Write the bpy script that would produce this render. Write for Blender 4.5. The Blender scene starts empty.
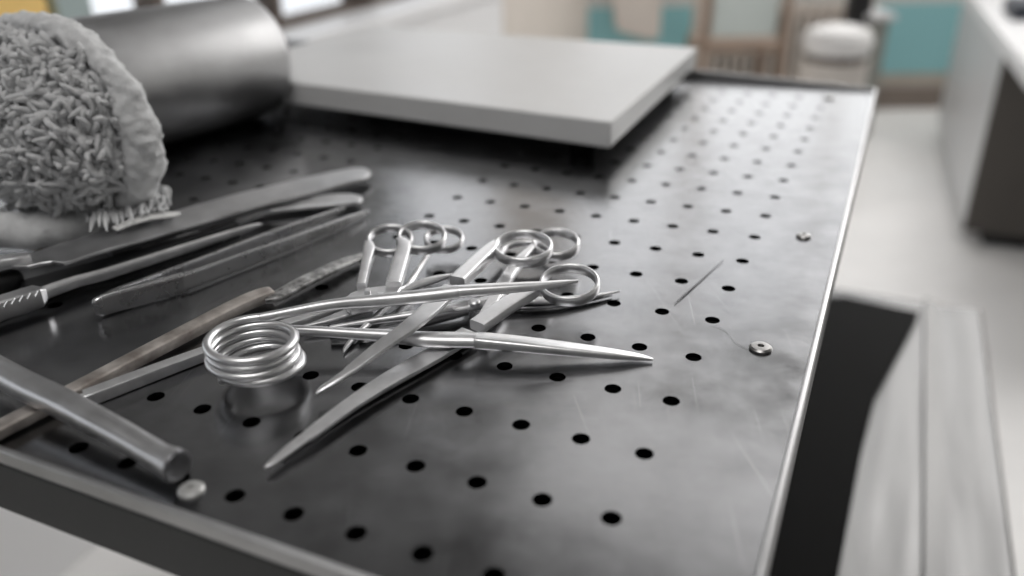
import bpy, bmesh, math, random
from mathutils import Vector, Matrix, noise

random.seed(7)
scene = bpy.context.scene
col = scene.collection
TABLE = 0.86                                   # height of the perforated plate above the floor

# ------------------------------------------------------------------ camera
YAW, TILT, ROLL = 0.428181218, 1.11970477, -0.0149448292
CAM = Vector((0.05965344, -0.32678144, 0.19212089 + TABLE))
FPX = 826.76
ROT = (Matrix.Rotation(YAW, 3, 'Z') @ Matrix.Rotation(TILT, 3, 'X') @ Matrix.Rotation(ROLL, 3, 'Z'))
cd = bpy.data.cameras.new('camera')
cam = bpy.data.objects.new('camera', cd)
col.objects.link(cam)
cam.matrix_world = Matrix.Translation(CAM) @ ROT.to_4x4()
cd.sensor_width = 36.0
cd.lens = FPX / 1024 * 36.0
cd.clip_start = 0.01
cd.dof.use_dof = True
cd.dof.focus_distance = 0.385
cd.dof.aperture_fstop = 3.6
scene.camera = cam


def ray(x, y):
    return ROT @ Vector(((x - 512) / FPX, -(y - 288) / FPX, -1))


def P(x, y, z=0.0):
    """point of the place seen at photo pixel (x, y), z above the table plate"""
    d = ray(x, y)
    return CAM + d * ((z + TABLE - CAM.z) / d.z)


HEAD = Vector((-math.sin(YAW), math.cos(YAW), 0))      # heading of the room's far wall
SIDE = Vector((math.cos(YAW), math.sin(YAW), 0))


def W(x, y, dist):
    """point on the plane facing along the room at distance dist"""
    d = ray(x, y)
    return CAM + d * (dist / d.dot(HEAD))


# ------------------------------------------------------------------ materials
def nmat(name, c, rough=0.5, metal=0.0, var=0.0, scale=20.0, rvar=0.0, bump=0.0, bscale=None, c2=None,
         spec=0.5, coord='Object', stretch=None, detail=4.0):
    m = bpy.data.materials.new(name)
    m.use_nodes = True
    nt = m.node_tree
    b = nt.nodes['Principled BSDF']
    b.inputs['Roughness'].default_value = rough
    b.inputs['Metallic'].default_value = metal
    b.inputs['Specular IOR Level'].default_value = spec
    tc = nt.nodes.new('ShaderNodeTexCoord')
    mp = nt.nodes.new('ShaderNodeMapping')
    nt.links.new(tc.outputs[coord], mp.inputs['Vector'])
    if stretch:
        mp.inputs['Scale'].default_value = stretch
    n = nt.nodes.new('ShaderNodeTexNoise')
    n.inputs['Scale'].default_value = scale
    n.inputs['Detail'].default_value = detail
    n.inputs['Roughness'].default_value = 0.6
    nt.links.new(mp.outputs['Vector'], n.inputs['Vector'])
    r = nt.nodes.new('ShaderNodeValToRGB')
    r.color_ramp.elements[0].position = 0.32
    r.color_ramp.elements[1].position = 0.68
    lo = tuple(v * (1 - var) for v in c)
    hi = tuple(min(1, v * (1 + var)) for v in c) if c2 is None else c2
    r.color_ramp.elements[0].color = (*lo, 1)
    r.color_ramp.elements[1].color = (*hi, 1)
    nt.links.new(n.outputs['Fac'], r.inputs['Fac'])
    nt.links.new(r.outputs['Color'], b.inputs['Base Color'])
    if rvar:
        mr = nt.nodes.new('ShaderNodeMapRange')
        mr.inputs['From Min'].default_value = 0.3
        mr.inputs['From Max'].default_value = 0.7
        mr.inputs['To Min'].default_value = rough - rvar
        mr.inputs['To Max'].default_value = rough + rvar
        nt.links.new(n.outputs['Fac'], mr.inputs['Value'])
        nt.links.new(mr.outputs['Result'], b.inputs['Roughness'])
    if bump:
        n2 = nt.nodes.new('ShaderNodeTexNoise')
        n2.inputs['Scale'].default_value = bscale or scale * 3
        n2.inputs['Detail'].default_value = 3
        nt.links.new(mp.outputs['Vector'], n2.inputs['Vector'])
        bp = nt.nodes.new('ShaderNodeBump')
        bp.inputs['Strength'].default_value = bump
        bp.inputs['Distance'].default_value = 0.001
        nt.links.new(n2.outputs['Fac'], bp.inputs['Height'])
        nt.links.new(bp.outputs['Normal'], b.inputs['Normal'])
    return m


M_plate = nmat('worn_plate_steel', (0.24, 0.242, 0.249), 0.21, 1.0, 0.20, 42, 0.055, 0.06, 60, detail=9)
_n = M_plate.node_tree
_tc = _n.nodes.new('ShaderNodeTexCoord')
_last = _n.nodes['Principled BSDF'].inputs['Base Color'].links[0].from_socket
for _rot, _sc, _th in ((0.5, (9, 620, 1), .75), (-1.0, (7, 540, 1), .745), (1.9, (12, 700, 1), .74)):
    _mp = _n.nodes.new('ShaderNodeMapping')
    _mp.inputs['Rotation'].default_value = (0, 0, _rot)
    _mp.vector_type = 'TEXTURE'
    _mp.inputs['Scale'].default_value = (1 / _sc[0], 1 / _sc[1], 1)
    _n.links.new(_tc.outputs['Object'], _mp.inputs['Vector'])
    _no = _n.nodes.new('ShaderNodeTexNoise')
    _no.inputs['Scale'].default_value = 1.0
    _no.inputs['Detail'].default_value = 1.0
    _n.links.new(_mp.outputs['Vector'], _no.inputs['Vector'])
    _mr = _n.nodes.new('ShaderNodeMapRange')
    _mr.inputs['From Min'].default_value = _th
    _mr.inputs['From Max'].default_value = _th + .05
    _mr.inputs['To Max'].default_value = .38
    _n.links.new(_no.outputs['Fac'], _mr.inputs['Value'])
    _mx = _n.nodes.new('ShaderNodeMix')
    _mx.data_type = 'RGBA'
    _n.links.new(_mr.outputs['Result'], _mx.inputs['Factor'])
    _n.links.new(_last, _mx.inputs[6])
    _mx.inputs[7].default_value = (.46, .46, .47, 1)
    _last = _mx.outputs[2]
_n.links.new(_last, _n.nodes['Principled BSDF'].inputs['Base Color'])
M_rim = nmat('rim_steel', (0.50, 0.50, 0.505), 0.34, 1.0, 0.1, 40, 0.05)
M_apron = nmat('dark_apron_enamel', (0.026, 0.027, 0.028), 0.45, 0.0, 0.12, 15)
M_black = nmat('black_paint', (0.012, 0.012, 0.013), 0.5, 0, 0.15, 20)
M_steel = nmat('satin_instrument_steel', (0.74, 0.74, 0.75), 0.42, 1.0, 0.08, 120, 0.05)
M_bright = nmat('polished_instrument_steel', (0.86, 0.86, 0.87), 0.38, 1.0, 0.06, 150, 0.04)
M_dull = nmat('dull_blade_steel', (0.60, 0.60, 0.61), 0.36, 1.0, 0.12, 60, 0.06)
M_dark = nmat('dark_blade_steel', (0.20, 0.20, 0.21), 0.40, 1.0, 0.15, 60, 0.05)
M_ring = nmat('ring_steel', (0.84, 0.84, 0.85), 0.33, 1.0, 0.05, 150, 0.03)
M_tweez = nmat('grey_tweezer_steel', (0.62, 0.62, 0.63), 0.28, 1.0, 0.08, 80, 0.04)
M_shade_steel = nmat('shade_dark_steel', (0.035, 0.035, 0.037), 0.3, 0.6, 0.15, 60)  # near-black paints the shade between the long blades into this steel
M_spot = nmat('corroded_blade_steel', (0.14, 0.135, 0.13), 0.5, 0.8, 0.3, 190, 0.1, 0.4, 300, c2=(0.72, 0.72, 0.72))
M_rust = nmat('rust_tinged_steel', (0.44, 0.385, 0.35), 0.48, 0.8, 0.3, 90, 0.08, 0.15, 200, c2=(0.62, 0.58, 0.545))
M_slab = nmat('white_stone_board', (0.70, 0.70, 0.70), 0.42, 0.0, 0.05, 9, 0.05)
M_feet_gap = nmat('rubber_and_shade_black', (0.004, 0.004, 0.004), 0.7, spec=0.06)  # rubber of the board's feet; its black also paints the bench gap's shade
M_can = nmat('canister_steel', (0.36, 0.36, 0.365), 0.42, 1.0, 0.14, 18, 0.09)
M_pile = nmat('grey_terry_cloth', (0.66, 0.665, 0.67), 0.95, 0, 0.14, 160, 0, 0.5, 900, spec=0.1)
M_hem = nmat('pale_terry_hem', (0.68, 0.685, 0.69), 0.95, 0, 0.1, 150, 0, 0.6, 700, spec=0.1)
M_gauze = nmat('pale_gauze', (0.70, 0.70, 0.69), 0.9, 0, 0.06, 200, 0, 0.3, 900, spec=0.1)


# ------------------------------------------------------------------ object helpers
def link(name, bm, mat, parent=None, smooth=True, recalc=True, bevel=0.0, bseg=2, angle=40):
    if recalc:
        bmesh.ops.recalc_face_normals(bm, faces=bm.faces)
    me = bpy.data.meshes.new(name)
    bm.to_mesh(me)
    bm.free()
    if smooth:
        for f in me.polygons:
            f.use_smooth = True
        try:
            me.set_sharp_from_angle(angle=math.radians(angle))
        except Exception:
            pass
    me.materials.append(mat)
    o = bpy.data.objects.new(name, me)
    col.objects.link(o)
    if parent is not None:
        o.parent = parent
        o.matrix_parent_inverse = Matrix.Translation(-parent.location)
    if bevel:
        b = o.modifiers.new('bevel', 'BEVEL')
        b.width = bevel
        b.segments = bseg
        b.limit_method = 'ANGLE'
        b.angle_limit = math.radians(35)
    return o


def thing(name, label, cat, loc, group=None):
    o = bpy.data.objects.new(name, None)
    o.empty_display_size = 0.02
    col.objects.link(o)
    o.location = loc
    return tag(o, label, cat, group)


def tag(o, label, cat, group=None):
    o['label'] = label
    o['category'] = cat
    if group:
        o['group'] = group
    return o


def struct(o):
    o['kind'] = 'structure'
    return o


def box(bm, x0, x1, y0, y1, z0, z1, ax=None, ay=None, org=None):
    """box in a local frame (org, ax, ay, world z)"""
    ax = ax or Vector((1, 0, 0))
    ay = ay or Vector((0, 1, 0))
    org = org or Vector((0, 0, 0))
    v = [bm.verts.new(org + ax * x + ay * y + Vector((0, 0, z))) for z in (z0, z1) for (x, y) in
         ((x0, y0), (x1, y0), (x1, y1), (x0, y1))]
    for f in ((3, 2, 1, 0), (4, 5, 6, 7), (0, 1, 5, 4), (1, 2, 6, 5), (2, 3, 7, 6), (3, 0, 4, 7)):
        bm.faces.new([v[i] for i in f])


def prism(bm, pts, th):
    """outline of world points, extruded downward by th"""
    a = [bm.verts.new(p) for p in pts]
    b = [bm.verts.new(p - Vector((0, 0, th))) for p in pts]
    n = len(pts)
    bm.faces.new(a)
    bm.faces.new(b[::-1])
    for i in range(n):
        bm.faces.new([a[i], b[i], b[(i + 1) % n], a[(i + 1) % n]])


def catmull(vals, k):
    out = []
    n = len(vals)
    for i in range(n - 1):
        p0, p1, p2, p3 = vals[max(i - 1, 0)], vals[i], vals[i + 1], vals[min(i + 2, n - 1)]
        for j in range(k):
            t = j / k
            out.append(0.5 * ((2 * p1) + (p2 - p0) * t + (2 * p0 - 5 * p1 + 4 * p2 - p3) * t * t +
                              (3 * p1 - p0 - 3 * p2 + p3) * t * t * t))
    out.append(vals[-1])
    return out


def bar(bm, pts, ws, hs, up=(0, 0, 1), e=2.6, k=1, seg=16, lin=False):
    """loft of superellipse sections: width ws across, height hs along up"""
    if k > 1:
        if lin:
            f = lambda v: [v[i] + (v[i + 1] - v[i]) * (j / k) for i in range(len(v) - 1) for j in range(k)] + [v[-1]]
            pts = f(pts); ws = f(ws); hs = f(hs)
        else:
            pts = catmull([Vector(p) for p in pts], k)
            ws = [max(w, 1e-4) for w in catmull(ws, k)]
            hs = [max(h, 1e-4) for h in catmull(hs, k)]
    up = Vector(up)
    n = len(pts)
    rings = []
    for i in range(n):
        t = (pts[min(i + 1, n - 1)] - pts[max(i - 1, 0)]).normalized()
        s = t.cross(up).normalized()
        u = s.cross(t).normalized()
        r = []
        for j in range(seg):
            a = 2 * math.pi * (j + 0.5) / seg
            c, sn = math.cos(a), math.sin(a)
            cx = math.copysign(abs(c) ** (2 / e), c)
            sx = math.copysign(abs(sn) ** (2 / e), sn)
            r.append(bm.verts.new(pts[i] + s * (cx * ws[i] / 2) + u * (sx * hs[i] / 2)))
        rings.append(r)
    for a, b in zip(rings, rings[1:]):
        for j in range(seg):
            bm.faces.new([a[j], a[(j + 1) % seg], b[(j + 1) % seg], b[j]])
    bm.faces.new(rings[0][::-1])
    bm.faces.new(rings[-1])


def ring(bm, c, nrm, R, a, b, n=56, m=16, stretch=1.0, sdir=None, e=2.6):
    """finger ring: radius R, section a radial by b axial"""
    nrm = Vector(nrm).normalized()
    e1 = Vector(sdir) if sdir is not None else Vector((1, 0, 0))
    e1 = (e1 - nrm * e1.dot(nrm)).normalized()
    e2 = nrm.cross(e1)
    rows = []
    for i in range(n):
        t = 2 * math.pi * i / n
        rad = e1 * (math.cos(t) * stretch) + e2 * math.sin(t)
        row = []
        for j in range(m):
            q = 2 * math.pi * j / m
            cq, sq = math.cos(q), math.sin(q)
            cx = math.copysign(abs(cq) ** (2 / e), cq)
            sx = math.copysign(abs(sq) ** (2 / e), sq)
            row.append(bm.verts.new(c + rad * (R + cx * a / 2) + nrm * (sx * b / 2)))
        rows.append(row)
    for i in range(n):
        x, y = rows[i], rows[(i + 1) % n]
        for j in range(m):
            bm.faces.new([x[j], x[(j + 1) % m], y[(j + 1) % m], y[j]])


def lathe(bm, c, axis, prof, n=40, cap0=True, cap1=True):
    axis = Vector(axis).normalized()
    e1 = axis.orthogonal().normalized()
    e2 = axis.cross(e1)
    rows = []
    for (h, r) in prof:
        rows.append([bm.verts.new(c + axis * h + (e1 * math.cos(2 * math.pi * i / n) + e2 * math.sin(2 * math.pi * i / n)) * r)
                     for i in range(n)])
    for a, b in zip(rows, rows[1:]):
        for i in range(n):
            bm.faces.new([a[i], a[(i + 1) % n], b[(i + 1) % n], b[i]])
    if cap0:
        bm.faces.new(rows[0][::-1])
    if cap1:
        bm.faces.new(rows[-1])


def B():
    return bmesh.new()


mm = 0.001
TZ = Vector((0, 0, TABLE))
TOCAM = Vector((0.415, -0.91, 0))

# ------------------------------------------------------------------ the dissecting table
X0, X1, Y0, Y1 = -0.86, 0.0477, -0.1720, 0.596
RH = 0.0030
tab = thing('dissecting_table', 'long dark steel table with a perforated top plate and thin raised rim', 'table',
            (-0.4, 0.2, 0.0))
SEAM = -0.262
HR, NS = 0.00365, 24


def panel(org, U, V, irange, jrange, has_hole, xa, xb):
    bm = bmesh.new()
    cache = {}

    def vget(p):
        key = (round(p.x, 6), round(p.y, 6), round(p.z, 6))
        if key not in cache:
            cache[key] = bm.verts.new(p)
        return cache[key]

    for i in irange:
        for j in jrange:
            c = org + U * i + V * j
            if not (xa - 0.05 < c.x < xb + 0.05 and Y0 - 0.06 < c.y < Y1 + 0.06):
                continue
            cor = [c - U / 2 - V / 2, c + U / 2 - V / 2, c + U / 2 + V / 2, c - U / 2 + V / 2]
            if not (has_hole(i) and Y0 + 0.012 < c.y < Y1 - 0.02):
                bm.faces.new([vget(p) for p in cor])
                continue
            edge = [cor[q].lerp(cor[(q + 1) % 4], s / (NS // 4)) for q in range(4) for s in range(NS // 4)]
            circ = [bm.verts.new(c + (p - c).normalized() * HR) for p in edge]
            low = [bm.verts.new(v.co - Vector((0, 0, 0.0022))) for v in circ]
            ev = [vget(p) for p in edge]
            for q in range(NS):
                r = (q + 1) % NS
                bm.faces.new([ev[q], ev[r], circ[r], circ[q]])
                bm.faces.new([circ[q], circ[r], low[r], low[q]])
    for co, no in (((xa, 0, 0), (-1, 0, 0)), ((xb, 0, 0), (1, 0, 0)), ((0, Y0, 0), (0, -1, 0)), ((0, Y1, 0), (0, 1, 0))):
        bmesh.ops.bisect_plane(bm, geom=bm.verts[:] + bm.edges[:] + bm.faces[:], plane_co=co, plane_no=no, clear_outer=True)
    return link('perforated_plate', bm, M_plate, tab, smooth=False, recalc=False)


panel(Vector((.000093, .000191, TABLE)), Vector((.02502, .000563, 0)), Vector((.000375, .038654, 0)), range(-14, 5), range(-7, 18),
      lambda i: -8 <= i <= 0, SEAM, X1)
panel(Vector((-.316, .233, TABLE)), Vector((.0256, 0, 0)), Vector((0, .0386, 0)), range(-25, 6), range(-13, 12),
      lambda i: -20 <= i <= 0, X0, SEAM)

# rim: four slim folded steel strips, dark apron below
RW = 0.0028


def rim_strip(x0, x1, y0, y1, h=RH):
    b = B()
    box(b, x0, x1, y0, y1, TABLE - 0.004, TABLE + h)
    link('rim', b, M_rim, tab, bevel=0.0009, bseg=3)


rim_strip(X0 - RW, X1 + RW, Y0 - RW, Y0)
b = B()
# far rim stands a little taller towards the left, where the plate sags
z0 = TABLE - 0.004
xs = [X0 - RW, -.2, X1 + RW]
tops = [.0118, .0112, RH]
rows = []
for x, t in zip(xs, tops):
    rows.append([b.verts.new((x, Y1, z0)), b.verts.new((x, Y1 + RW, z0)), b.verts.new((x, Y1 + RW, TABLE + t)), b.verts.new((x, Y1, TABLE + t))])
for p_, q_ in zip(rows, rows[1:]):
    for i in range(4):
        b.faces.new([p_[i], p_[(i + 1) % 4], q_[(i + 1) % 4], q_[i]])
b.faces.new(rows[0][::-1]); b.faces.new(rows[-1])
link('rim', b, M_rim, tab, bevel=0.0009, bseg=3)
rim_strip(X0 - RW, X0, Y0, Y1)
rim_strip(X1, X1 + RW, Y0, Y1)
for (x0, x1, y0, y1) in ((X0 - RW, X1 + RW, Y0 - RW, Y0 - RW + 0.002), (X0 - RW, X1 + RW, Y1 + RW - 0.002, Y1 + RW),
                         (X0 - RW, X0 - RW + 0.002, Y0, Y1), (X1 + RW - 0.002, X1 + RW, Y0, Y1)):
    b = B()
    box(b, x0, x1, y0, y1, TABLE - 0.0290, TABLE - 0.0045)
    link('apron', b, M_apron, tab, bevel=0.0005)
b = B()
box(b, X0, X1, Y0, Y1, TABLE - 0.030, TABLE - 0.024)
link('drip_tray', b, M_black, tab, bevel=0.001)
b = B()
lathe(b, Vector((-0.42, 0.25, 0.0)), (0, 0, 1), [(0, .19), (.02, .19), (.05, .12), (.07, .07), (.42, .07), (.44, .085), (.70, .085), (.74, .16), (TABLE - .031, .16)])
link('pedestal', b, M_black, tab)

M_screw = nmat('screw_steel', (0.30, 0.295, 0.29), 0.35, 1.0, 0.1, 200)
M_screwl = nmat('pale_screw_steel', (0.55, 0.55, 0.54), 0.5, 0.6, 0.1, 200)
for (x, y), r, mt in (((760.5, 349), 5.2, M_screw), ((803.5, 237), 4.4, M_screw), ((829.5, 98.5), 5.2, M_screwl), ((191.5, 491), 4.7, M_screwl)):
    b = B()
    c = P(x, y, 0)
    R_ = r * mm
    lathe(b, c, (0, 0, 1), [(0, R_), (.0009, R_), (.0017, R_ * .82), (.0019, R_ * .5), (.0019, R_ * .3), (.0006, R_ * .24)], 28)
    link('screw', b, mt, tab, angle=20)

# ------------------------------------------------------------------ white board on rubber feet
ZT, ZB = 0.034, 0.0135
NR, FR, FL = P(611, 122, ZT), P(697, 47.5, ZT), P(368, 25.5, ZT)
NL = (FL + NR - FR).lerp(FL, .07)
k = P(288, 86, ZT)
board = thing('stone_board', 'thick white rectangular board lying flat at the far end of the perforated table', 'board',
              (NR + NL + FR + FL) / 4 - Vector((0, 0, ZT)))
b = B()
prism(b, [NL, NR, FR, FL], ZT - ZB)
link('board', b, M_slab, board, bevel=0.0016, bseg=3)
ctr = (NR + NL + FR + FL) / 4
for q in (NL, NR, FR, FL):
    p = q.lerp(ctr, 0.14)
    b = B()
    lathe(b, Vector((p.x, p.y, TABLE)), (0, 0, 1), [(0, .010), (.002, .011), (ZB, .011)], 24)
    link('foot', b, M_feet_gap, board)

# ------------------------------------------------------------------ steel canister with a terry towel stuffed in it
CR = 0.05437
AX = Vector((0.112775, 0.993621, 0))
CB = Vector((-0.512615, 0.058181, CR + TABLE))
can = thing('steel_canister', 'dull steel cylinder lying on its side behind the fluffy towel', 'canister', (CB.x, CB.y, TABLE))
b = B()
L0, L1_ = 0.035, 0.236
lathe(b, CB, AX, [(L0, CR - .004), (L0 - .001, CR - .002), (L0, CR), (L0 + .01, CR), (L1_ - .010, CR), (L1_ - .004, CR - .0015), (L1_ - .001, CR - .005),
                  (L1_, CR - .012), (L1_ - .003, CR - .02), (L1_ - .003, .002)], 96, cap0=False)
lathe(b, CB, AX, [(L0, CR - .004), (L1_ - .006, CR - .004), (L1_ - .006, .002)], 64, cap0=False)
link('body', b, M_can, can, recalc=False)

towel = thing('terry_towel', 'fluffy grey looped towel bunched into the mouth of the steel cylinder', 'towel', (CB.x, CB.y, TABLE))
E1 = Vector((0.993621, -0.112775, 0))
E2 = Vector((0, 0, 1))
OUT = -AX
HA, HB = .0755, .059                     # half width and half height of the sagging bundle
c0 = P(54, 122, .0655)


def nz(p, s, seed=0.0):
    return noise.noise(Vector((p[0] * s + seed, p[1] * s - seed, p[2] * s + 2 * seed)))


# core dome under the loops, coloured dark to paint shade in the crevices
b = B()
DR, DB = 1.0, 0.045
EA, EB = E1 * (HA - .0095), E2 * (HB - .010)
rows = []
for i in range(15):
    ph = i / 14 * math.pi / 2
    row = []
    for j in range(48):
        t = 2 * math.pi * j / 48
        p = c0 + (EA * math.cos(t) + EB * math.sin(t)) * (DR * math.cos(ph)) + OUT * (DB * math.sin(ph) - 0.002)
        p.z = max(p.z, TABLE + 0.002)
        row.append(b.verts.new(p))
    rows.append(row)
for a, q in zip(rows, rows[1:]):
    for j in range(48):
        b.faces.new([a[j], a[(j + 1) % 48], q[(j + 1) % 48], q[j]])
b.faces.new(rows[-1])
link('backing', b, nmat('crevice_shade_backing', (0.09, 0.09, 0.092), 0.95, 0, 0.1, 100, spec=.1), towel)
# loops of the pile
b = B()
for i in range(3300):
    ph = math.asin(random.random())
    t = random.uniform(0, 2 * math.pi)
    rad = E1 * math.cos(t) + E2 * math.sin(t)
    p = c0 + (EA * math.cos(t) + EB * math.sin(t)) * math.cos(ph) + OUT * (DB * math.sin(ph))
    n = (rad * math.cos(ph) + OUT * math.sin(ph)).normalized()
    if (CAM - p).dot(n) < -0.1:
        continue
    tan = n.orthogonal()
    tan.rotate(Matrix.Rotation(random.uniform(0, 2 * math.pi), 3, n))
    L = random.uniform(.012, .022)
    r = random.uniform(.0013, .0021)
    d = (n + tan * random.uniform(.3, 1.6)).normalized()
    pp = [p - n * .001]
    for q in range(5):
        pp.append(pp[-1] + d * (L / 5))
        d = (d + Vector((random.uniform(-1, 1), random.uniform(-1, 1), random.uniform(-1, 1))) * .55 - n * (.22 + .1 * q)).normalized()
    if min(x.z for x in pp) < TABLE + .003:
        continue
    bar(b, pp, [1.7 * r, 2 * r, 2.1 * r, 2.1 * r, 2 * r, 1.1 * r], [1.7 * r, 2 * r, 2.1 * r, 2 * r, 2 * r, 1.1 * r], up=(.31, .53, .79), e=2, seg=7, k=2)
o = link('pile', b, M_pile, towel, recalc=False, angle=170)
o['kind'] = 'stuff'
# rolled hem folded over the rim of the cylinder
b = B()
rows = []
NH, MH = 280, 30
for i in range(NH):
    t = 2 * math.pi * i / NH
    rad = E1 * math.cos(t) + E2 * math.sin(t)
    tube = .0064 + .0016 * nz(rad, 2.3, 3.1) + .003 * max(0, math.cos(t + .35)) ** 4
    off = E1 * (HA * math.cos(t)) + E2 * (HB * math.sin(t)) + rad * (.0022 * nz(rad, 1.7, 9.0))
    row = []
    for j in range(MH):
        q = 2 * math.pi * j / MH
        p = c0 + AX * .005 + off + rad * (math.cos(q) * tube) + AX * (math.sin(q) * tube * 1.25)
        k_ = .0020 * nz(p, 95, 1.0) + .0016 * nz(p, 230, 5.0) + .0007 * nz(p, 520, 2.0)
        p = p + (rad * math.cos(q) + AX * math.sin(q)) * k_
        p.z = max(p.z, TABLE + .0015 + .0004 * math.sin(i))
        row.append(b.verts.new(p))
    rows.append(row)
for i in range(NH):
    a, q = rows[i], rows[(i + 1) % NH]
    for j in range(MH):
        b.faces.new([a[j], a[(j + 1) % MH], q[(j + 1) % MH], q[j]])
hem_ = link('hem', b, M_hem, towel)
# flat folded edge at the foot of the towel
b = B()
pts = [P(-60, 232, .014), P(-15, 228, .014), P(25, 230, .013), P(62, 228, .011), P(96, 219, .011), P(122, 208, .012), P(150, 197, .012)]
cp = catmull(pts, 8)
rows = []
for i, p in enumerate(cp):
    f = i / (len(cp) - 1)
    t = (cp[min(i + 1, len(cp) - 1)] - cp[max(i - 1, 0)]).normalized()
    s = t.cross(Vector((0, 0, 1))).normalized()
    row = []
    wd = .015 * (1 - .45 * f)
    for j in range(16):
        q = 2 * math.pi * j / 16
        v = p + s * (math.cos(q) * wd) + Vector((0, 0, math.sin(q) * (.0125 - .0055 * f)))
        v += s * (.0022 * nz(v, 70, 2)) + Vector((0, 0, .0028 * nz(v, 85, 7)))
        v.z = max(v.z, TABLE + .0022)
        row.append(b.verts.new(v))
    rows.append(row)
for a, q in zip(rows, rows[1:]):
    for j in range(16):
        b.faces.new([a[j], a[(j + 1) % 16], q[(j + 1) % 16], q[j]])
b.faces.new(rows[0][::-1]); b.faces.new(rows[-1])
link('folded_edge', b, M_hem, towel)
b = B()
for i in range(150):
    f = random.random()
    x = 96 + 72 * f + random.uniform(-4, 4)
    y = 205 - 14 * f + random.uniform(-6, 8)
    p0 = P(x, y, .0175 + random.uniform(-.004, .004))
    p2 = P(x + random.uniform(-10, 8), y + random.uniform(10, 22) - 6 * f, .0195 + random.uniform(-.001, .002))
    p1 = p0.lerp(p2, .5) + Vector((random.uniform(-.002, .002), random.uniform(-.002, .002), .002))
    r = random.uniform(.0007, .0015)
    bar(b, [p0, p1, p2], [2 * r, 2 * r, .8 * r], [2 * r, 2 * r, .8 * r], up=(.3, .2, 1), e=2, k=3, seg=6)
o = link('fringe', b, M_hem, towel, recalc=False)
o['kind'] = 'stuff'


# ------------------------------------------------------------------ instruments
def tilt_n(deg, side=0.0):
    t = math.tan(math.radians(deg))
    return (TOCAM * t + SIDE * side + Vector((0, 0, 1))).normalized()


def screw_head(c, r, parent, mat=None, name='pivot_screw', h=.0012, up=(0, 0, 1)):
    b = B()
    lathe(b, c, up, [(-.001, r), (h * .5, r), (h, r * .75)], 24)
    a, bb = b, None
    link(name, b, mat or M_bright, parent)


# --- S1: long scissors pointing at the near edge
s1 = thing('surgical_scissors', 'longest steel scissors with its broad pointed blade reaching toward the near table edge',
           'scissors', P(455, 345, 0), 'surgical scissors')
b = B()
bar(b, [P(265, 468, .0030), P(272, 463, .0032), P(290, 449, .0036), P(308, 435.5, .0042)], [.0008, .0030, .0048, .0054], [.0012, .0018, .0022, .0024], e=3, k=4)
bar(b, [P(305, 438, .0041), P(311, 434, .0041), P(350, 405, .0045), P(392, 378, .0044), P(430, 357, .0042), P(470, 333, .0046)],
    [.0046, .0060, .0076, .0098, .0108, .0104], [.0018, .002, .002, .0022, .0024, .003], e=9, k=4)
link('blade', b, M_bright, s1, angle=30)
b = B()
bar(b, [P(282, 457, .0012), P(350, 408, .0016), P(430, 360, .0018), P(468, 336, .0020)], [.002, .005, .0075, .008], [.0012, .0018, .002, .002], e=4, k=4)
link('blade', b, M_steel, s1)


def handle(parent, pts, ws, hs, rc, nrm, R, a, bb, mat=M_bright, e=7, sdir=None, st=1.0, k=4, up=(0, 0, 1)):
    d = pts[-1] - rc
    d = (d - nrm * d.dot(nrm)).normalized()
    pts, ws, hs = list(pts[:-1]), list(ws[:-1]), list(hs[:-1])
    pts.append(rc + d * (R + .0003) - nrm * .0001)
    ws.append(ws[-1] * .55)
    hs.append(bb * .9)
    b = B()
    bar(b, pts, ws, hs, up=nrm * .5 + Vector(up), e=e, k=k)
    h = link('shank', b, mat, parent, angle=30)
    b = B()
    ring(b, rc, nrm, R, a, bb, sdir=sdir, stretch=st)
    r_ = link('finger_ring', b, M_ring, h)
    return h


handle(s1, [P(477, 326.5, .0115), P(505, 307, .0128), P(528, 293.5, .014), P(546, 287, .0155)],
       [.0084, .0086, .0080, .0030], [.0052, .0054, .0052, .004], P(569.5, 284.5, .0165), tilt_n(11, -.05), .0138, .0024, .0056)
handle(s1, [P(480, 327, .0068), P(490, 308, .0080), P(500, 290, .0095), P(516, 266, .0105), P(533, 247, .0120)],
       [.0060, .0062, .0062, .0060, .0030], [.004, .0045, .0045, .0045, .004], P(556, 244.5, .0125), tilt_n(11, -.05), .0122, .0024, .0056)
# --- S2: scissors across the spring retractor
s2 = thing('surgical_scissors', 'steel scissors with a narrow flat blade crossing between the two arms of the coil-spring tool',
           'scissors', P(437, 305, 0), 'surgical scissors')
b = B()
bar(b, [P(316, 394.5, .0055), P(321, 390, .006), P(335, 381, .0078), P(350.5, 370.5, .0092)], [.0010, .0030, .0042, .0046], [.0014, .002, .0024, .0026], e=3, k=4)
bar(b, [P(347, 373, .0090), P(353, 368, .0095), P(380, 347, .0135), P(410, 326, .0172), P(432, 307, .0182), P(452, 288, .0188)],
    [.0040, .0054, .0072, .0086, .0096, .0090], [.0018, .002, .002, .0022, .0024, .003], e=9, k=4)
link('blade', b, M_bright, s2, angle=30)
b = B()
bar(b, [P(428, 313.5, .0160), P(437, 307.5, .0165), P(442, 303, .017)], [.004, .0058, .0045], [.002, .003, .003], e=3, k=3)
link('lock_stub', b, M_bright, s2)
handle(s2, [P(457, 281.5, .0192), P(474, 265, .0197), P(488, 252, .0200), P(500, 244.5, .0203)],
       [.0082, .0082, .0076, .0036], [.0052, .0052, .005, .004], P(523, 248, .0200), tilt_n(7, -.02), .0148, .0024, .0054)
handle(s2, [P(461, 285, .0125), P(478, 267, .0105), P(494, 254, .0085), P(509, 252, .0062)],
       [.005, .006, .0055, .003], [.003, .0035, .0035, .003], P(526, 254, .0058), tilt_n(4), .0135, .0022, .0036, mat=M_dull)

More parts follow.
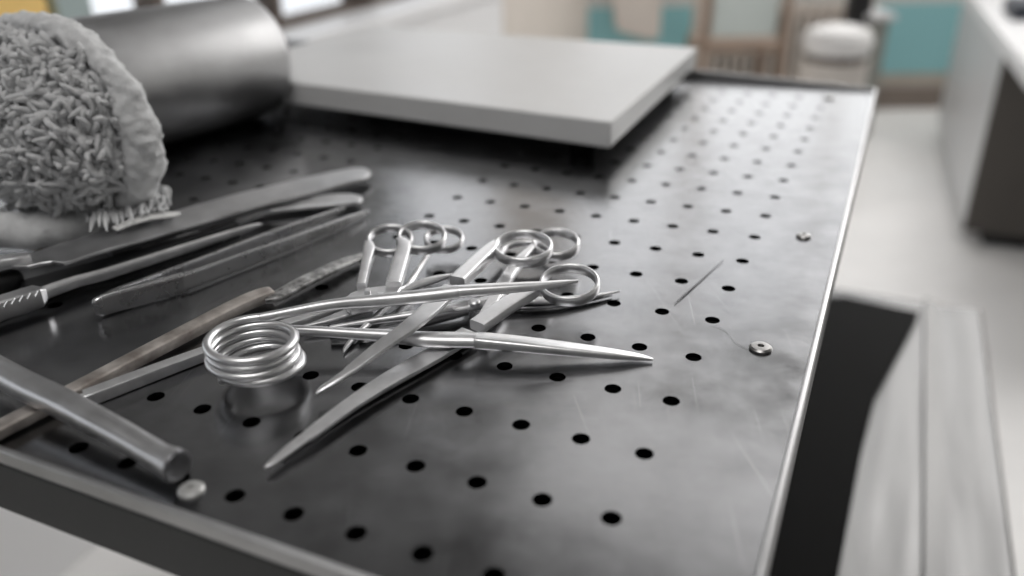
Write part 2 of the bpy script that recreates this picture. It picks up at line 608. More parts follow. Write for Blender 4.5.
# --- S3: long-bladed scissors with both rings standing up at the back
s3 = thing('surgical_scissors', 'steel scissors with two upright rings at the left and long blade under the coil',
           'scissors', P(377, 293, 0), 'surgical scissors')
b = B()
bar(b, [P(84, 398.5, .0032), P(92, 396, .0032), P(150, 374, .0031), P(206, 353, .0029), P(250, 337.5, .0029), P(300, 321, .0036), P(345, 304, .0055), P(372, 294, .0075)],
    [.0062, .0066, .0064, .0062, .0062, .0064, .0070, .0070], [.0052, .0056, .0054, .0048, .0046, .0046, .004, .004], e=14, k=3)
link('blade', b, M_bright, s3, angle=30)
b = B()
bar(b, [P(302, 327, .0040), P(330, 320, .0042), P(362, 308, .0046), P(385, 296, .006)], [.001, .005, .008, .008], [.0012, .003, .0035, .004], e=4, k=4)
link('blade', b, M_steel, s3)
b = B()
prism(b, [P(343, 299, .0125), P(351, 292, .0125), P(365, 287.5, .0130), P(392, 284, .0135), P(402, 286, .0135), P(398, 293, .0135), P(376, 301, .0125), P(350, 306, .0125)], .0055)
link('box_lock', b, M_bright, s3, bevel=.0008)
screw_head(P(367.5, 294, .0135), .0016, s3, h=.0022)
screw_head(P(380, 295, .0130), .0018, s3, h=.0012)
handle(s3, [P(361.5, 287.5, .0125), P(366, 266, .0145), P(369.5, 250, .0160), P(373, 243, .0165)],
       [.0044, .0048, .0060, .0040], [.0055, .0055, .0055, .004], P(390, 240.5, .0168), tilt_n(14, .05), .0118, .0024, .0052, st=1.0)
handle(s3, [P(393.5, 286.5, .0135), P(400, 264, .0152), P(404.5, 247.5, .0168), P(409, 240, .0173)],
       [.0076, .0078, .0072, .004], [.006, .006, .006, .004], P(422, 237.5, .0178), tilt_n(12, .05), .0126, .0024, .0056)

# --- S5: slim probe with one ring
s5 = thing('ring_handled_probe', 'slender steel probe with a single finger ring behind the left pair of rings', 'probe', P(405, 288, 0))
b = B()
bar(b, [P(343.5, 352, .0015), P(346, 347, .002), P(358, 334, .0028), P(380, 313, .0034), P(405, 289, .0046), P(419, 268, .0060), P(428, 254, .0085), P(433, 248, .0095)],
    [.0006, .002, .003, .0034, .0036, .0032, .0026, .002], [.0008, .002, .003, .003, .0032, .003, .0026, .002], e=2.2, k=4)
link('shaft', b, M_bright, s5)
b = B()
ring(b, P(444, 239.5, .0105), tilt_n(12, .03), .0105, .0022, .0048)
link('finger_ring', b, M_ring, s5)

# --- pointed tip lying behind S2's shank
s6 = thing('lancet', 'short pointed steel blade lying behind the coil-spring tool beside the left rings', 'lancet', P(420, 282, 0))
b = B()
bar(b, [P(398, 293, .010), P(418, 284.5, .011), P(438, 278.5, .0118), P(456, 274, .012)], [.0050, .0056, .0046, .0008], [.003, .004, .0032, .001], e=2.4, k=4)
link('point', b, M_bright, s6)
b = B()
bar(b, [P(380, 302, .0095), P(390, 297, .0098), P(399, 292.5, .010)], [.003, .0042, .0050], [.002, .003, .003], e=3, k=3)
link('tang', b, M_steel, s6)

# --- S4: slim scissors lying lowest, pointing right
s4 = thing('dissecting_scissors', 'slim pointed scissors lying lowest with a round pivot screw and tips under the front ring', 'scissors',
           P(474, 304, 0))
b = B()
bar(b, [P(452, 311, .0050), P(474, 305, .0055), P(500, 300, .0052), P(548, 300.5, .0042), P(590, 296.5, .0030), P(619.5, 291.5, .0022)],
    [.0068, .0080, .0075, .0058, .0034, .0006], [.004, .005, .0046, .003, .002, .0008], e=2.4, k=4)
link('blade', b, M_steel, s4)
b = B()
bar(b, [P(500, 306, .0020), P(548, 306, .0018), P(585, 301, .0014), P(612, 295.5, .0010)], [.006, .005, .003, .0006], [.002, .0018, .0014, .0006], e=3, k=4)
link('blade', b, M_dark, s4)
b = B()
bar(b, [P(330, 328.5, .0040), P(370, 321.5, .0040), P(410, 315.5, .0046), P(440, 311, .0052), P(470, 305.5, .0052)], [.0028, .0034, .0046, .0066, .0074], [.003, .0034, .004, .0046, .005], e=2.4, k=4)
link('shank', b, M_steel, s4)
b = B()
bar(b, [P(330, 337, .0030), P(370, 333, .0034), P(410, 326, .004), P(440, 318, .0042), P(466, 311, .0042)], [.0028, .0034, .0046, .0060, .006], [.003, .0034, .004, .004, .004], e=2.4, k=4)
link('shank', b, M_dark, s4)
screw_head(P(474.5, 303, .0078), .0030, s4, h=.0016)

# --- coil spring tool with two long arms
sp = thing('spring_retractor', 'steel tool with a stacked wire coil and two long arms tapering to blades', 'retractor', P(256, 376, 0))
b = B()
cb, ct = P(260, 368, .0066), P(249, 337, .0215)
NT, R0 = 4.35, .0184
a_dir = P(330, 305, .0235) - P(275, 310, .0215)
a_end = math.atan2(a_dir.y, a_dir.x) + math.pi / 2
pts = []
N_ = int(NT * 36)
for i in range(N_ + 1):
    f = i / N_
    a = a_end + 2 * math.pi * NT * (1 - f)
    c = cb.lerp(ct, f)
    wob = Vector((.0010 * math.sin(7.1 * f + 1), .0008 * math.sin(9.3 * f), 0)) * (1 if f < .8 else (1 - f) / .2)
    rr = R0 * (1 + .03 * math.sin(5 * f + .4) - .11 * (1 - f))
    pts.append(c + wob + Vector((math.cos(a) * rr, math.sin(a) * rr, 0)))
bar(b, pts, [.0041] * len(pts), [.0036] * len(pts), e=2, seg=12)
link('coil', b, M_ring, sp)
b = B()
q0 = pts[-1]
q1 = q0 + (q0 - pts[-3]).normalized() * .006
bar(b, [q0, q1, P(330, 305, .0240), P(380, 300.5, .0260), P(425, 296, .0272), P(452, 292.5, .0278), P(458.5, 291.8, .0279)],
    [.0041, .0044, .0052, .0062, .0072, .0076, .0074], [.0036, .0044, .005, .0058, .0062, .0062, .0060], e=2.2, k=5)
arm_ = link('arm', b, M_steel, sp)
b = B()
bar(b, [P(457, 292, .0279), P(462, 291.3, .0280), P(500, 288.5, .0278), P(540, 285.5, .0275), P(562, 283, .0273), P(578, 281, .0272)],
    [.0056, .0066, .0062, .0048, .0034, .0012], [.005, .0054, .0048, .0036, .0026, .0012], e=2.4, k=4)
link('arm_blade', b, M_bright, arm_)
b = B()
bar(b, [P(291, 329.5, .0125), P(305, 330.5, .0118), P(350, 333.5, .0108), P(390, 336, .0102), P(414, 338.5, .0095), P(432, 339.5, .0092), P(470, 340, .0090), P(477, 340.3, .0090)],
    [.004, .0046, .0052, .0062, .0080, .0092, .0094, .0090], [.004, .0046, .005, .0058, .0062, .0062, .0062, .0060], e=2.3, k=4)
arm_ = link('arm', b, M_steel, sp)
b = B()
bar(b, [P(475, 340.4, .0090), P(480, 340.6, .0090), P(520, 344, .0082), P(565, 348.8, .0062), P(610, 353.8, .0038), P(638, 357, .0021), P(653, 359.5, .0014)],
    [.0072, .0088, .0088, .0080, .0062, .0042, .0012], [.0048, .0056, .005, .0044, .0034, .0022, .0010], e=5, k=4)
link('arm_blade', b, M_bright, arm_)

# --- rusty knife behind the coil
kn = thing('rusty_knife', 'rust-brown steel knife with a corroded spotted blade lying beside the coil', 'knife', P(170, 345, 0))
b = B()
bar(b, [P(-30, 444, .0035), P(0, 429, .0035), P(75, 391, .0040), P(160, 346.5, .0045), P(235, 307.5, .0048), P(262, 296, .0048), P(272, 293, .0046)],
    [.0088, .0088, .0082, .0084, .0095, .0098, .0085], [.005, .005, .0055, .006, .006, .006, .005], e=5, k=3)
link('handle', b, M_rust, kn, angle=30)
b = B()
bar(b, [P(266, 298.5, .0042), P(278, 296, .0044), P(300, 284, .0048), P(325, 271.5, .0048), P(350, 260.5, .0042), P(364, 254.5, .0034)],
    [.0080, .0092, .0098, .0098, .0088, .0040], [.003, .0034, .0034, .0032, .0026, .0012], e=4, k=4)
link('blade', b, M_spot, kn)

# --- thick handle in the near left corner
ham = thing('round_handled_instrument', 'dark round steel handle with a flared flat end at the near left corner', 'handle', P(100, 425, 0))
b = B()
cen = [P(-70, 328, .016), P(-20, 360, .0145), P(0, 372, .0140), P(30, 388, .0130), P(60, 402, .0122), P(90, 418, .0115), P(120, 434, .0105), P(145, 448.5, .0095), P(162, 458.5, .0090), P(172, 463.5, .0088), P(177, 466, .0087)]
dia = [.0105, .0110, .0112, .0114, .0112, .0108, .0103, .0098, .0100, .0112, .0114]
bar(b, cen, dia, [d * .98 for d in dia], e=2.5, k=4, seg=28)
link('grip', b, M_dull, ham)
b = B()
axd = (cen[-1] - cen[-3]).normalized()
lathe(b, cen[-1] - axd * .0006, axd, [(0, .0057), (.0006, .0060), (.0014, .0058), (.0016, .0050), (.0013, .0046)], 36)
link('end_cap', b, M_dark, ham)

# --- big flat blade under the towel
k2 = thing('amputation_knife', 'largest flat blade, long with a rounded tip, lying partly under the towel fringe', 'knife', P(200, 212, 0))
b = B()
zt = lambda x: .017 - .010 * max(0, min(1, (x - 60) / 310))
out = [(64, 262.5), (52, 261), (40, 263), (28, 266), (10, 266), (10, 258), (28, 254), (60, 243), (110, 229), (170, 212), (230, 195), (290, 180.5), (330, 171.5), (352, 167.5),
       (364, 167.5), (370, 170), (370.5, 174), (364, 177.5), (350, 181.5), (310, 192), (270, 203), (235, 212.5), (200, 222.5), (150, 237), (100, 251)]
prism(b, [P(x, y, zt(x)) for x, y in out], .0022)
link('blade', b, M_dull, k2, bevel=.0005, angle=30)
b = B()
bar(b, [P(29, 257, .0180), P(18, 260, .0180), P(-8, 265, .0185), P(-60, 281, .019)], [.006, .0085, .0095, .0095], [.005, .006, .007, .007], e=4, k=3)
link('handle', b, M_steel, k2)

# --- second blade showing from beneath it
k5 = thing('spatula', 'small pale blade tip poking out from beneath the largest blade', 'spatula', P(320, 203, 0))
b = B()
prism(b, [P(x, y, .0052) for x, y in ((180, 231), (225, 216), (262, 203), (300, 196.5), (335, 193.3), (352, 193.2), (361, 195.5), (362.5, 198.5), (358, 201.3), (345, 203), (310, 206), (262, 210.8), (225, 223))], .0022)
link('blade', b, M_steel, k5, bevel=.0005, angle=30)
b = B()
bar(b, [P(205, 223.5, .0040), P(160, 238, .004), P(110, 254, .004)], [.0060, .005, .005], [.0024, .003, .003], e=3, k=3)
link('shank', b, M_dark, k5)

# --- black-handled knife
k3 = thing('black_handled_knife', 'knife with a blade coloured as shade and a black rounded handle end at the left edge beside the ribbed scalpel', 'knife', P(80, 275, 0))
b = B()
bar(b, [P(-60, 304, .0068), P(-20, 290, .0068), P(8, 280, .0068), P(17, 277.5, .0067), P(21, 276.5, .0065)], [.013, .0135, .0132, .011, .006], [.0120, .0122, .012, .010, .005], e=3, k=4)
link('handle', b, M_black, k3)
b = B()
prism(b, [P(x, y, .0060) for x, y in ((20, 280), (60, 269), (110, 256.5), (156, 244), (200, 231), (236, 219), (239, 222), (200, 235), (156, 251), (110, 266), (60, 284), (40, 290), (22, 288))], .004)
link('blade', b, M_shade_steel, k3, bevel=.0008, angle=30)

# --- scalpel with a ribbed handle
k4 = thing('ribbed_scalpel', 'slim steel scalpel with a ribbed grip at the left edge and thin straight blade', 'scalpel', P(120, 268, 0))
b = B()
bar(b, [P(-60, 329, .0085), P(-10, 311.5, .0085), P(20, 302, .0085), P(38, 295.8, .0085), P(44, 294, .0082)], [.0105, .0105, .0104, .0100, .0060], [.011, .011, .011, .0105, .007], e=5, k=2, lin=True)
hd = link('grip', b, M_dull, k4, angle=30)
b = B()
for i in range(9):
    f = i / 8
    c = P(36 - 62 * f, 294 + 21 * f, .0142)
    bar(b, [c - SIDE * .0010 + HEAD * .0034, c + SIDE * .0010 - HEAD * .0034], [.0009, .0009], [.0012, .0012], e=2.5, seg=8)
link('grip_ribs', b, M_bright, hd)
b = B()
bar(b, [P(42, 294, .0085), P(60, 287, .0085), P(78, 281, .0085), P(92, 277.5, .0080), P(110, 272.5, .0075), P(160, 256.5, .0072), P(215, 238.5, .0062), P(250, 227.5, .0056), P(262, 224, .0052)],
    [.0040, .0042, .0042, .0034, .0030, .0028, .0026, .0020, .0008], [.0075, .0070, .0065, .0065, .0065, .006, .005, .0035, .001], e=2.6, k=3)
link('blade', b, M_steel, k4)

# --- tweezers lying on their side
tw = thing('tweezers', 'steel tweezers lying on their side with the rounded end towards the coil', 'tweezers', P(220, 270, 0))
b = B()
bar(b, [P(95.5, 309, .0058), P(98, 307, .0060), P(112, 302, .0062), P(150, 291.5, .0062), P(184, 282, .0062)], [.0016, .0034, .0036, .0036, .0034], [.007, .0098, .0110, .0112, .0108], e=6, k=3)
bar(b, [P(182, 282.5, .0062), P(188, 280.8, .0062), P(240, 261.5, .0058), P(300, 239, .0050), P(345, 221, .0042), P(368.5, 211, .0034)],
    [.0026, .0028, .0026, .0024, .0022, .0012], [.0100, .0096, .0088, .0070, .0050, .0022], e=6, k=3)
link('arm', b, M_tweez, tw, angle=30)
b = B()
bar(b, [P(97, 306.5, .0056), P(112, 299.5, .0058), P(150, 285, .0058), P(200, 265.5, .0056), P(260, 241, .0050), P(310, 221.5, .0040), P(345, 208, .0030)],
    [.0020, .0026, .0026, .0024, .0022, .0020, .0012], [.007, .0100, .0100, .0090, .0074, .0052, .0024], e=4.5, k=3)
link('arm', b, M_tweez, tw, angle=30)

# --- needle, gauze scrap, hair
b = B()
bar(b, [P(674.5, 303.5, .0006), P(690, 289.5, .0007), P(723.5, 259.5, .0006)], [.0004, .0009, .0003], [.0004, .0009, .0003], e=2, k=3, seg=8)
tag(link('needle', b, M_dark, None), 'thin dark needle lying between the holes right of the scissors', 'needle')
b = B()
prism(b, [P(x, y, .0188) for x, y in ((112, 227), (130, 219), (150, 214), (172, 211.5), (179, 212), (181, 214), (174, 216), (150, 219), (132, 224), (117, 230))], .0006)
tag(link('gauze_scrap', b, M_gauze, None), 'thin pale scrap of gauze on the largest blade below the fringe', 'gauze')
b = B()
bar(b, [P(712, 325, .0003), P(726, 331, .0004), P(735, 342, .0004), P(746, 348, .0004), P(757, 348.5, .0004)], [.00012] * 5, [.00012] * 5, e=2, k=5, seg=6)
tag(link('hair', b, M_dark, None), 'single fine curled hair by the screw near the right rim', 'hair')

# ------------------------------------------------------------------ the room
M_floor = nmat('pale_floor_tile', (0.88, 0.87, 0.86), 0.5, 0, 0.06, 3.0, 0.06)
M_turq = nmat('turquoise_wall_paint', (0.32, 0.63, 0.67), 0.5, 0, 0.04, 2)
M_wall = nmat('white_wall_paint', (0.74, 0.74, 0.72), 0.6, 0, 0.03, 2)
M_brown = nmat('brown_skirting', (0.22, 0.18, 0.155), 0.5, 0, 0.1, 6)
M_tan = nmat('tan_skirting', (0.46, 0.41, 0.36), 0.5, 0, 0.08, 6)
M_beige = nmat('beige_panel', (0.62, 0.57, 0.52), 0.6, 0, 0.05, 3)
M_white = nmat('white_lacquer', (0.78, 0.78, 0.79), 0.35, 0, 0.02, 4)
M_frame = nmat('brown_window_frame', (0.10, 0.075, 0.06), 0.5, 0, 0.1, 10)
M_rad = nmat('beige_radiator_paint', (0.66, 0.60, 0.55), 0.5, 0, 0.05, 6)
M_yellow = nmat('yellow_cabinet', (0.92, 0.62, 0.20), 0.5, 0, 0.04, 4)

WD = 4.25                      # distance of the far wall


def wbox(b, xa, xb, ya, yb, d0, d1):
    """box on the far wall frame between photo columns/rows measured at distance d0; d1 > d0 is further away"""
    a, c = W(xa, yb, d0), W(xb, ya, d0)
    s0, s1_ = (a - CAM).dot(SIDE), (c - CAM).dot(SIDE)
    box(b, s0, s1_, d0, d1, a.z, c.z, SIDE, HEAD, Vector((CAM.x, CAM.y, 0)))


def sbox(b, s0, s1_, d0, d1, z0, z1):
    box(b, s0, s1_, d0, d1, z0, z1, SIDE, HEAD, Vector((CAM.x, CAM.y, 0)))


def ssof(x, y, d):
    return (W(x, y, d) - CAM).dot(SIDE)


O0_ = Vector((CAM.x, CAM.y, 0))
b = B()
sbox(b, -6, 5, -2.5, 6, -0.05, 0.0)
struct(link('floor', b, M_floor))
b = B()
# (its left edge follows the window wall)
prism(b, [O0_ + SIDE * q + HEAD * f + Vector((0, 0, 3.5)) for q, f in ((-2.95, -2.5), (5, -2.5), (5, 4.4), (.2, 4.4))], .1)
struct(link('ceiling', b, nmat('grey_ceiling', (0.12, 0.12, 0.12), 0.8, 0, 0.05, 2)))

b = B()
sbox(b, -6, 3.2, -2.5, -2.4, 0.0, 3.4)
struct(link('wall_front', b, nmat('grey_front_paint', (0.30, 0.30, 0.30), 0.6, 0, 0.03, 2)))
b = B()
sbox(b, 3.2, 3.3, -2.5, 6, 0.0, 3.4)
struct(link('wall_right', b, M_wall))
# far wall, built round one wide window above the radiator
ZP = W(900, 3, WD).z                    # top of the turquoise paint
WIN = (0.3, 2.4, 1.0, 3.1)             # side0, side1, z0, z1 of the window opening
b = B()
sbox(b, .16, 5, WD, WD + .15, 0, ZP)
struct(link('wall_back', b, M_turq))
b = B()
sbox(b, .16, WIN[0], WD, WD + .15, ZP, 3.4)
sbox(b, WIN[1], 5, WD, WD + .15, ZP, 3.4)
sbox(b, WIN[0], WIN[1], WD, WD + .15, ZP, WIN[2])
sbox(b, WIN[0], WIN[1], WD, WD + .15, WIN[3], 3.4)
struct(link('wall_back_upper', b, M_wall))
b = B()
zb0 = W(915, 86, WD).z
sbox(b, .16, 5, WD - .03, WD - .001, 0.0, zb0)
struct(link('baseboard_back', b, M_brown))
b = B()
sbox(b, .16, 5, WD - .025, WD - .001, zb0, W(915, 73, WD).z)
struct(link('trim_1', b, M_tan))


M_glass = nmat('window_glass', (1, 1, 1), 0.0)
_g = M_glass.node_tree
_g.nodes['Principled BSDF'].inputs['Transmission Weight'].default_value = 1.0
_g.nodes['Principled BSDF'].inputs['IOR'].default_value = 1.12


def window(name, org, ax, ay, xs, z0, z1, nz_, fw=.05):
    b = B()
    for x in xs:
        box(b, x - fw / 2, x + fw / 2, .03, .09, z0, z1, ax, ay, org)
    for j in range(nz_ + 1):
        z = z0 + (z1 - z0) * j / nz_
        box(b, xs[0], xs[-1], .035, .085, z - fw / 2, z + fw / 2, ax, ay, org)
    o = struct(link(name, b, M_frame, smooth=False))
    b = B()
    box(b, xs[0], xs[-1], .058, .062, z0, z1, ax, ay, org)
    link('pane', b, M_glass, o)
    return o


def spread(a, c, n):
    return [a + (c - a) * i / n for i in range(n + 1)]


O0 = Vector((CAM.x, CAM.y, 0))
window('window_1', O0 + HEAD * WD, SIDE, HEAD, spread(WIN[0], WIN[1], 3), WIN[2], WIN[3], 2)

# white counter along the left and the window wall behind it
dl = ray(855, -112); dl = Vector((dl.x, dl.y, 0)).normalized()
nl = Vector((-dl.y, dl.x, 0))           # towards the left wall
ZC = -0.10
ca = P(285, 41, ZC); ca.z = 0
d_ = ray(503, 20); t_ = ((ca - CAM).x * nl.x + (ca - CAM).y * nl.y) / (d_.x * nl.x + d_.y * nl.y)
cend = (CAM + d_ * t_ - ca).dot(dl)
counter = thing('white_counter', 'long white counter under the windows behind the board', 'counter', ca + dl * (cend / 2) + nl * .08)
b = B()
box(b, -1.5, cend + .02, -.02, .087, TABLE + ZC - .035, TABLE + ZC, dl, nl, ca)
link('counter_top', b, M_white, counter, bevel=.004)
b = B()
box(b, -1.5, cend, .0, .083, 0.0, TABLE + ZC - .036, dl, nl, ca)
link('cabinet_body', b, M_white, counter, bevel=.004)
LW = ca + nl * .088
sc = (WD - (LW - CAM).dot(HEAD)) / dl.dot(HEAD)          # where the left wall meets the far wall
sm = sc - 2.0                                            # a tall window beyond this point, a low one before it
M_lw = nmat('grey_wall_paint', (0.22, 0.22, 0.22), 0.6, 0, 0.04, 3)
for nm, xa, xb, z0, z1, mt in (('wall_left', -4, sc, 0, .745, M_wall), ('wall_left_upper', -4, sm, 1.25, 3.4, M_lw), ('wall_left_far', sm, sc, 2.4, 3.4, M_lw)):
    b = B()
    box(b, xa, xb, 0, .12, z0, z1, dl, nl, LW)
    struct(link(nm, b, mt))
b = B()
box(b, -4, sc, .0, .12, .745, .755, dl, nl, LW)
struct(link('trim_2', b, M_white))


def along(x, off):
    """distance along the counter where photo column x meets the plane off behind its front"""
    d = ray(x, 30)
    t = ((ca + nl * off - CAM).x * nl.x + (ca + nl * off - CAM).y * nl.y) / (d.x * nl.x + d.y * nl.y)
    return (CAM + d * t - ca).dot(dl)


window('window_2', LW, dl, nl, spread(-4, sm, 6), .765, 1.25, 1, .022)
window('window_3', LW, dl, nl, [sm, along(271, .15), along(365, .15), sc], .765, 2.4, 2, .022)

# things by the far wall
b = B(); box(b, cend + .05, sc - .03, .02, .083, .0, 2.2, dl, nl, ca)
tag(link('beige_board', b, M_beige, bevel=.005), 'tall beige panel standing at the end of the white counter', 'panel')
M_coat = nmat('pale_beige_cloth', (0.74, 0.68, 0.63), 0.9, 0, 0.06, 8)
b = B()
top = [(614, -40), (660, -40), (662, 10), (660, 38), (650, 41), (632, 36), (616, 30), (613, 5)]
f = [b.verts.new(W(x, y, WD - .07)) for x, y in top]
g = [b.verts.new(W(x, y, WD - .07) + HEAD * .05) for x, y in top]
b.faces.new(f); b.faces.new(g[::-1])
for i in range(len(f)):
    b.faces.new([f[i], g[i], g[(i + 1) % 8], f[(i + 1) % 8]])
tag(link('hanging_towel', b, M_coat, bevel=.012, bseg=3), 'pale beige cloth hanging on the turquoise wall', 'cloth')
# pipe
b = B()
p = W(695, 60, WD - .10)
lathe(b, Vector((p.x, p.y, 0)), (0, 0, 1), [(0, .028), (3.4, .028)], 20)
tag(link('heating_pipe', b, M_rad), 'beige vertical pipe left of the radiator', 'pipe')
# radiator
rad = thing('radiator', 'beige ribbed radiator on the far wall behind the chair and bin', 'radiator', W(770, 90, WD - .16) * 1.0)
rad.location.z = 0
s0, s1_ = ssof(706, 40, WD - .15), ssof(872, 40, WD - .15)
zt_, zb_ = W(770, 4, WD - .15).z, W(770, 96, WD - .15).z
n = 17
for i in range(n):
    b = B()
    x = s0 + (s1_ - s0) * (i + .5) / n
    sbox(b, x - .0115, x + .0115, WD - .19, WD - .07, zb_, zt_)
    link('rib', b, M_rad, rad, bevel=.010, bseg=3)
for z in (zt_ - .05, zb_ + .05):
    b = B()
    sbox(b, s0, s1_, WD - .15, WD - .11, z - .018, z + .018)
    link('header', b, M_rad, rad, bevel=.006)
for x in (s0 + .03, s1_ - .03):
    b = B()
    sbox(b, x - .012, x + .012, WD - .15, WD - .11, 0, zb_ + .03)
    link('foot', b, M_rad, rad)
# chair with a pale backrest, between table and radiator
M_wood = nmat('brown_chair_wood', (0.30, 0.22, 0.17), 0.5, 0, 0.12, 10)
M_mint = nmat('pale_mint_cloth', (0.62, 0.68, 0.66), 0.9, 0, 0.03, 5)
CD = 3.55
ch = thing('chair', 'wooden chair with a pale mint backrest in front of the radiator', 'chair', W(742, 90, CD))
ch.location.z = 0
cs0, cs1 = ssof(705, 30, CD), ssof(784, 30, CD)
zs = W(742, 44, CD).z
b = B(); sbox(b, cs0 + .02, cs1 - .03, CD - .01, CD + .03, zs + .03, zs + .36)
link('backrest', b, M_mint, ch, bevel=.01)
b = B(); sbox(b, cs0 - .01, cs1 + .02, CD - .02, CD + .30, zs - .035, zs)
link('seat', b, M_wood, ch, bevel=.008)
for sx in (cs0 + .0, cs1):
    for dy, zz in ((CD + .26, zs - .036), (CD - .03, zs + .40)):
        b = B(); sbox(b, sx - .016, sx + .016, dy, dy + .032, 0, zz)
        link('leg', b, M_wood, ch, bevel=.004)
# bin
M_bin = nmat('beige_bin_plastic', (0.58, 0.54, 0.50), 0.5, 0, 0.04, 6)
M_lid = nmat('white_bin_lid', (0.74, 0.73, 0.72), 0.4, 0, 0.03, 6)
BD = 3.2
bp = W(835, 60, BD)
bin_ = thing('pedal_bin', 'round beige bin with a white lid in front of the radiator', 'bin', (bp.x, bp.y, 0))
zl, z2, zn = W(835, 28, BD).z, W(835, 51, BD).z, W(835, 60, BD).z
rb = 31 / FPX * BD / math.cos(.2)
b = B()
lathe(b, Vector((bp.x, bp.y, 0)), (0, 0, 1), [(0, rb * .86), (.02, rb * .9), (zn, rb)], 40)
link('body', b, M_bin, bin_)
b = B()
lathe(b, Vector((bp.x, bp.y, 0)), (0, 0, 1), [(zn, rb * .9), (z2, rb * .9)], 40)
link('band', b, M_frame, bin_)
b = B()
lathe(b, Vector((bp.x, bp.y, z2 - .005)), (0, 0, 1), [(0, rb * .97), (.03, rb * .98), (.035, rb * 1.04), (zl - z2 - .03, rb * 1.03), (zl - z2, rb * .9), (zl - z2 + .015, rb * .5), (zl - z2 + .02, .01)], 40)
link('lid', b, M_lid, bin_)
# equipment stand
M_grey = nmat('grey_green_enamel', (0.33, 0.34, 0.31), 0.5, 0, 0.05, 6)
SD = 3.7
sp_ = W(876, 60, SD)
stand = thing('equipment_stand', 'grey metal stand beside the bin with a dark box on top', 'stand', (sp_.x, sp_.y, 0))
b = B(); sbox(b, ssof(868, 50, SD), ssof(885, 50, SD), SD, SD + .08, 0.0, W(876, 19, SD).z)
link('post', b, M_grey, stand, bevel=.006)
b = B(); sbox(b, ssof(862, 15, SD), ssof(893, 15, SD), SD - .05, SD + .2, W(876, 19, SD).z, W(876, 13, SD).z)
link('shelf', b, M_white, stand, bevel=.004)
b = B(); sbox(b, ssof(847, 15, SD), ssof(870, 15, SD), SD - .04, SD + .06, W(860, 27, SD).z, W(860, -12, SD).z)
link('control_box', b, M_black, stand, bevel=.03, bseg=4)
# yellow cabinet and grey-teal door far left
b = B(); box(b, along(-50, .03), along(41, .03), .005, .08, TABLE + ZC + .0005, TABLE + ZC + .26, dl, nl, ca)
tag(link('yellow_box', b, M_yellow, bevel=.004), 'yellow box on the white counter above the towel at far left', 'box')
M_teal = nmat('grey_teal_card', (0.36, 0.44, 0.44), 0.6, 0, 0.05, 5)
b = B(); box(b, along(43, .05), along(79, .05), .01, .08, TABLE + ZC + .0005, TABLE + ZC + .24, dl, nl, ca)
tag(link('grey_green_box', b, M_teal, bevel=.004), 'grey-green box on the white counter right of the yellow box', 'box')

# white desk on the right
desk = thing('desk', 'white-topped desk with a dark front panel at the right edge', 'desk', P(990, 250, -TABLE))
dd = ray(880, -112); dd = Vector((dd.x, dd.y, 0)).normalized()
nr = Vector((dd.y, -dd.x, 0))           # towards the right
ZD = -0.215
da = P(1024, 62, ZD); da.z = 0
M_side = nmat('light_grey_laminate', (0.55, 0.56, 0.57), 0.4, 0, 0.03, 5)
M_front = nmat('dark_brown_grey_laminate', (0.075, 0.066, 0.058), 0.45, 0, 0.08, 5)
b = B(); box(b, -.12, 1.9, 0, .8, TABLE + ZD - .045, TABLE + ZD, dd, nr, da)
link('desk_top', b, M_white, desk, bevel=.003)
fc = P(963, 229, -.80); fc.z = 0
fa = (fc - da).dot(dd)
fn = (fc - da).dot(nr)
b = B(); box(b, fa + .02, 1.8, fn, fn + .02, .055, TABLE + ZD - .046, dd, nr, da)
link('side_panel', b, M_side, desk, bevel=.002)
b = B(); box(b, fa, fa + .019, fn, .78, .055, TABLE + ZD - .046, dd, nr, da)
link('front_panel', b, M_front, desk, bevel=.002)
b = B(); box(b, fa + .05, 1.7, fn + .07, .76, .0, .054, dd, nr, da)
link('plinth', b, M_black, desk, bevel=.002)
M_item = nmat('dark_desk_item', (0.03, 0.035, 0.05), 0.5)
b = B(); box(b, .75, 1.0, .06, .42, TABLE + ZD + .0005, TABLE + ZD + .05, dd, nr, da)
tag(link('dark_folder', b, M_item, bevel=.004), 'dark folder lying on the white desk at the upper right corner', 'folder')

# low polished steel bench beside the table, with a near-black sheet painting the shaded gap
ZS = -0.40
M_bench = nmat('brushed_bench_steel', (0.115, 0.115, 0.115), 0.36, 1.0, 0.12, 6, 0.08, 0.0, stretch=(8, .6, 1))
bench = thing('steel_bench', 'low polished steel bench with a folded ridge right of the perforated table', 'bench', P(930, 440, -TABLE))
xr = P(985, 312, ZS).x
xr2 = P(1011, 570, ZS).x
xm = P(933, 340, ZS).x
yf = P(960, 306, ZS).y
xr = (xr + xr2) / 2
b = B()
prof = [(-.25, -.004), (xm - .0125, -.0040), (xm - .0115, .0045), (xm + .0095, .0012), (xm + .0105, -.0035), (xr - .004, 0), (xr, -.002), (xr, -.035), (xr - .003, -.035), (xr - .004, -.006), (-.25, -.010 - .004)]
a = [b.verts.new((x, -.45, TABLE + ZS + z)) for x, z in prof]
c = [b.verts.new((x, yf, TABLE + ZS + z)) for x, z in prof]
n = len(prof)
for i in range(n):
    b.faces.new([a[i], a[(i + 1) % n], c[(i + 1) % n], c[i]])
b.faces.new(a[::-1]); b.faces.new(c)
link('bench_top', b, M_bench, bench, angle=25)
for (x, y) in ((xr - .04, yf - .05), (xr - .04, -.42), (-.23, yf - .05), (-.23, -.42)):
    b = B(); box(b, x - .018, x + .018, y - .018, y + .018, 0, TABLE + ZS - .036)
    link('leg', b, M_black, bench, bevel=.003)
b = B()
prism(b, [P(x, y, ZS + .0050) for x, y in ((920, 312), (905, 341), (876, 395), (862, 450), (838, 576), (800, 740), (500, 740), (640, 500), (760, 300), (845, 296))], .004)
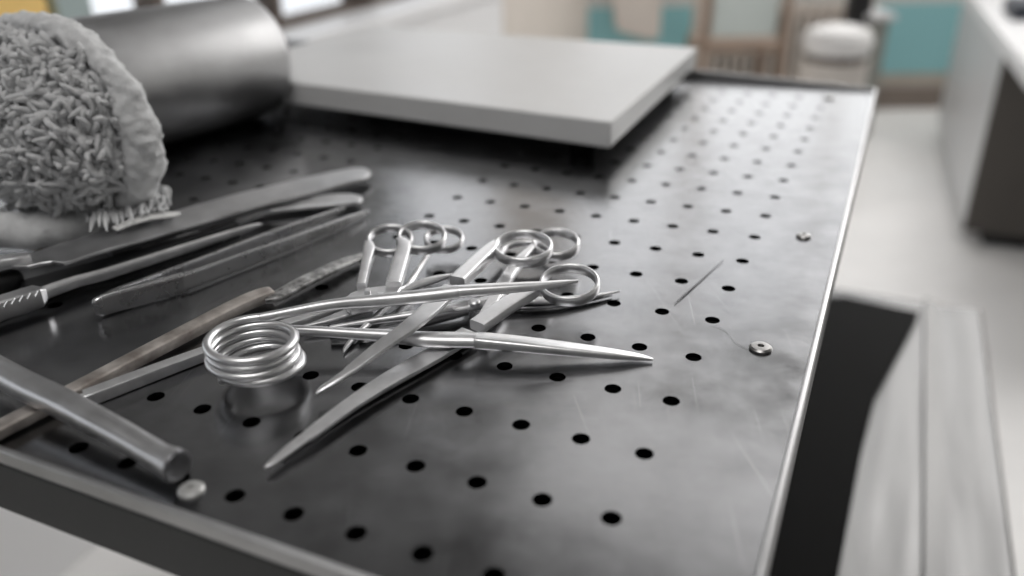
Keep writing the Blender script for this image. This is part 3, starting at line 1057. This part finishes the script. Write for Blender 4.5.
tag(link('gap_shade_sheet', b, M_feet_gap, bevel=.001), 'black sheet on the low steel bench, painted for the shaded gap under the table edge', 'sheet')  # sheet coloured near-black for the shade in the gap below the table

# ------------------------------------------------------------------ light
w = bpy.data.worlds.new('world')
scene.world = w
w.use_nodes = True
bg = w.node_tree.nodes['Background']
bg.inputs['Color'].default_value = (0.93, 0.96, 1.0, 1)
bg.inputs['Strength'].default_value = 1.1


def area(name, loc, direction, sx, sy, power, colr=(1, .98, .96)):
    l = bpy.data.lights.new(name, 'AREA')
    l.shape = 'RECTANGLE'
    l.size, l.size_y = sx, sy
    l.energy = power
    l.color = colr
    o = bpy.data.objects.new(name, l)
    col.objects.link(o)
    o.location = loc
    o.rotation_euler = Vector(direction).to_track_quat('-Z', 'Y').to_euler()
    return o


area('window_daylight', O0 + HEAD * (WD - .05) + SIDE * 1.35 + Vector((0, 0, 2.05)), -HEAD, 2.1, 2.1, 15)
area('left_window_daylight', LW + dl * (sc - 1.0) - nl * .06 + Vector((0, 0, 1.75)), -nl, 1.9, 1.2, 5.5)
area('right_area_light', O0 + HEAD * 2.7 + SIDE * 2.2 + Vector((0, 0, 2.1)), Vector((-SIDE * .8 - HEAD * .6)), 1.6, 1.8, 34)  # unseen area panel from the right, with no window built behind it
area('ceiling_fill', O0 + HEAD * 3.5 + SIDE * .6 + Vector((0, 0, 3.35)), Vector((0, 0, -1)), 2.0, 1.3, 13.5)  # added fill panel, no lamp known there; brightens the plate's reflection
area('ceiling_fill_right', O0 + HEAD * 3.5 + SIDE * 2.3 + Vector((0, 0, 3.35)), Vector((0, 0, -1)), 1.1, 1.3, 30)  # added unseen fill that lifts the far floor and turquoise wall
area('ceiling_fill_near', O0 - HEAD * .4 - SIDE * .3 + Vector((0, 0, 3.35)), Vector((0, 0, -1)), 1.3, 1.3, 28)  # added unseen fill overhead for board and towel, clear of the plate's reflection

scene.view_settings.view_transform = 'Standard'
scene.view_settings.look = 'None'
scene.view_settings.exposure = 0.0
scene.view_settings.gamma = 1.0
scene.view_settings.use_curve_mapping = False
scene.cycles.use_denoising = True
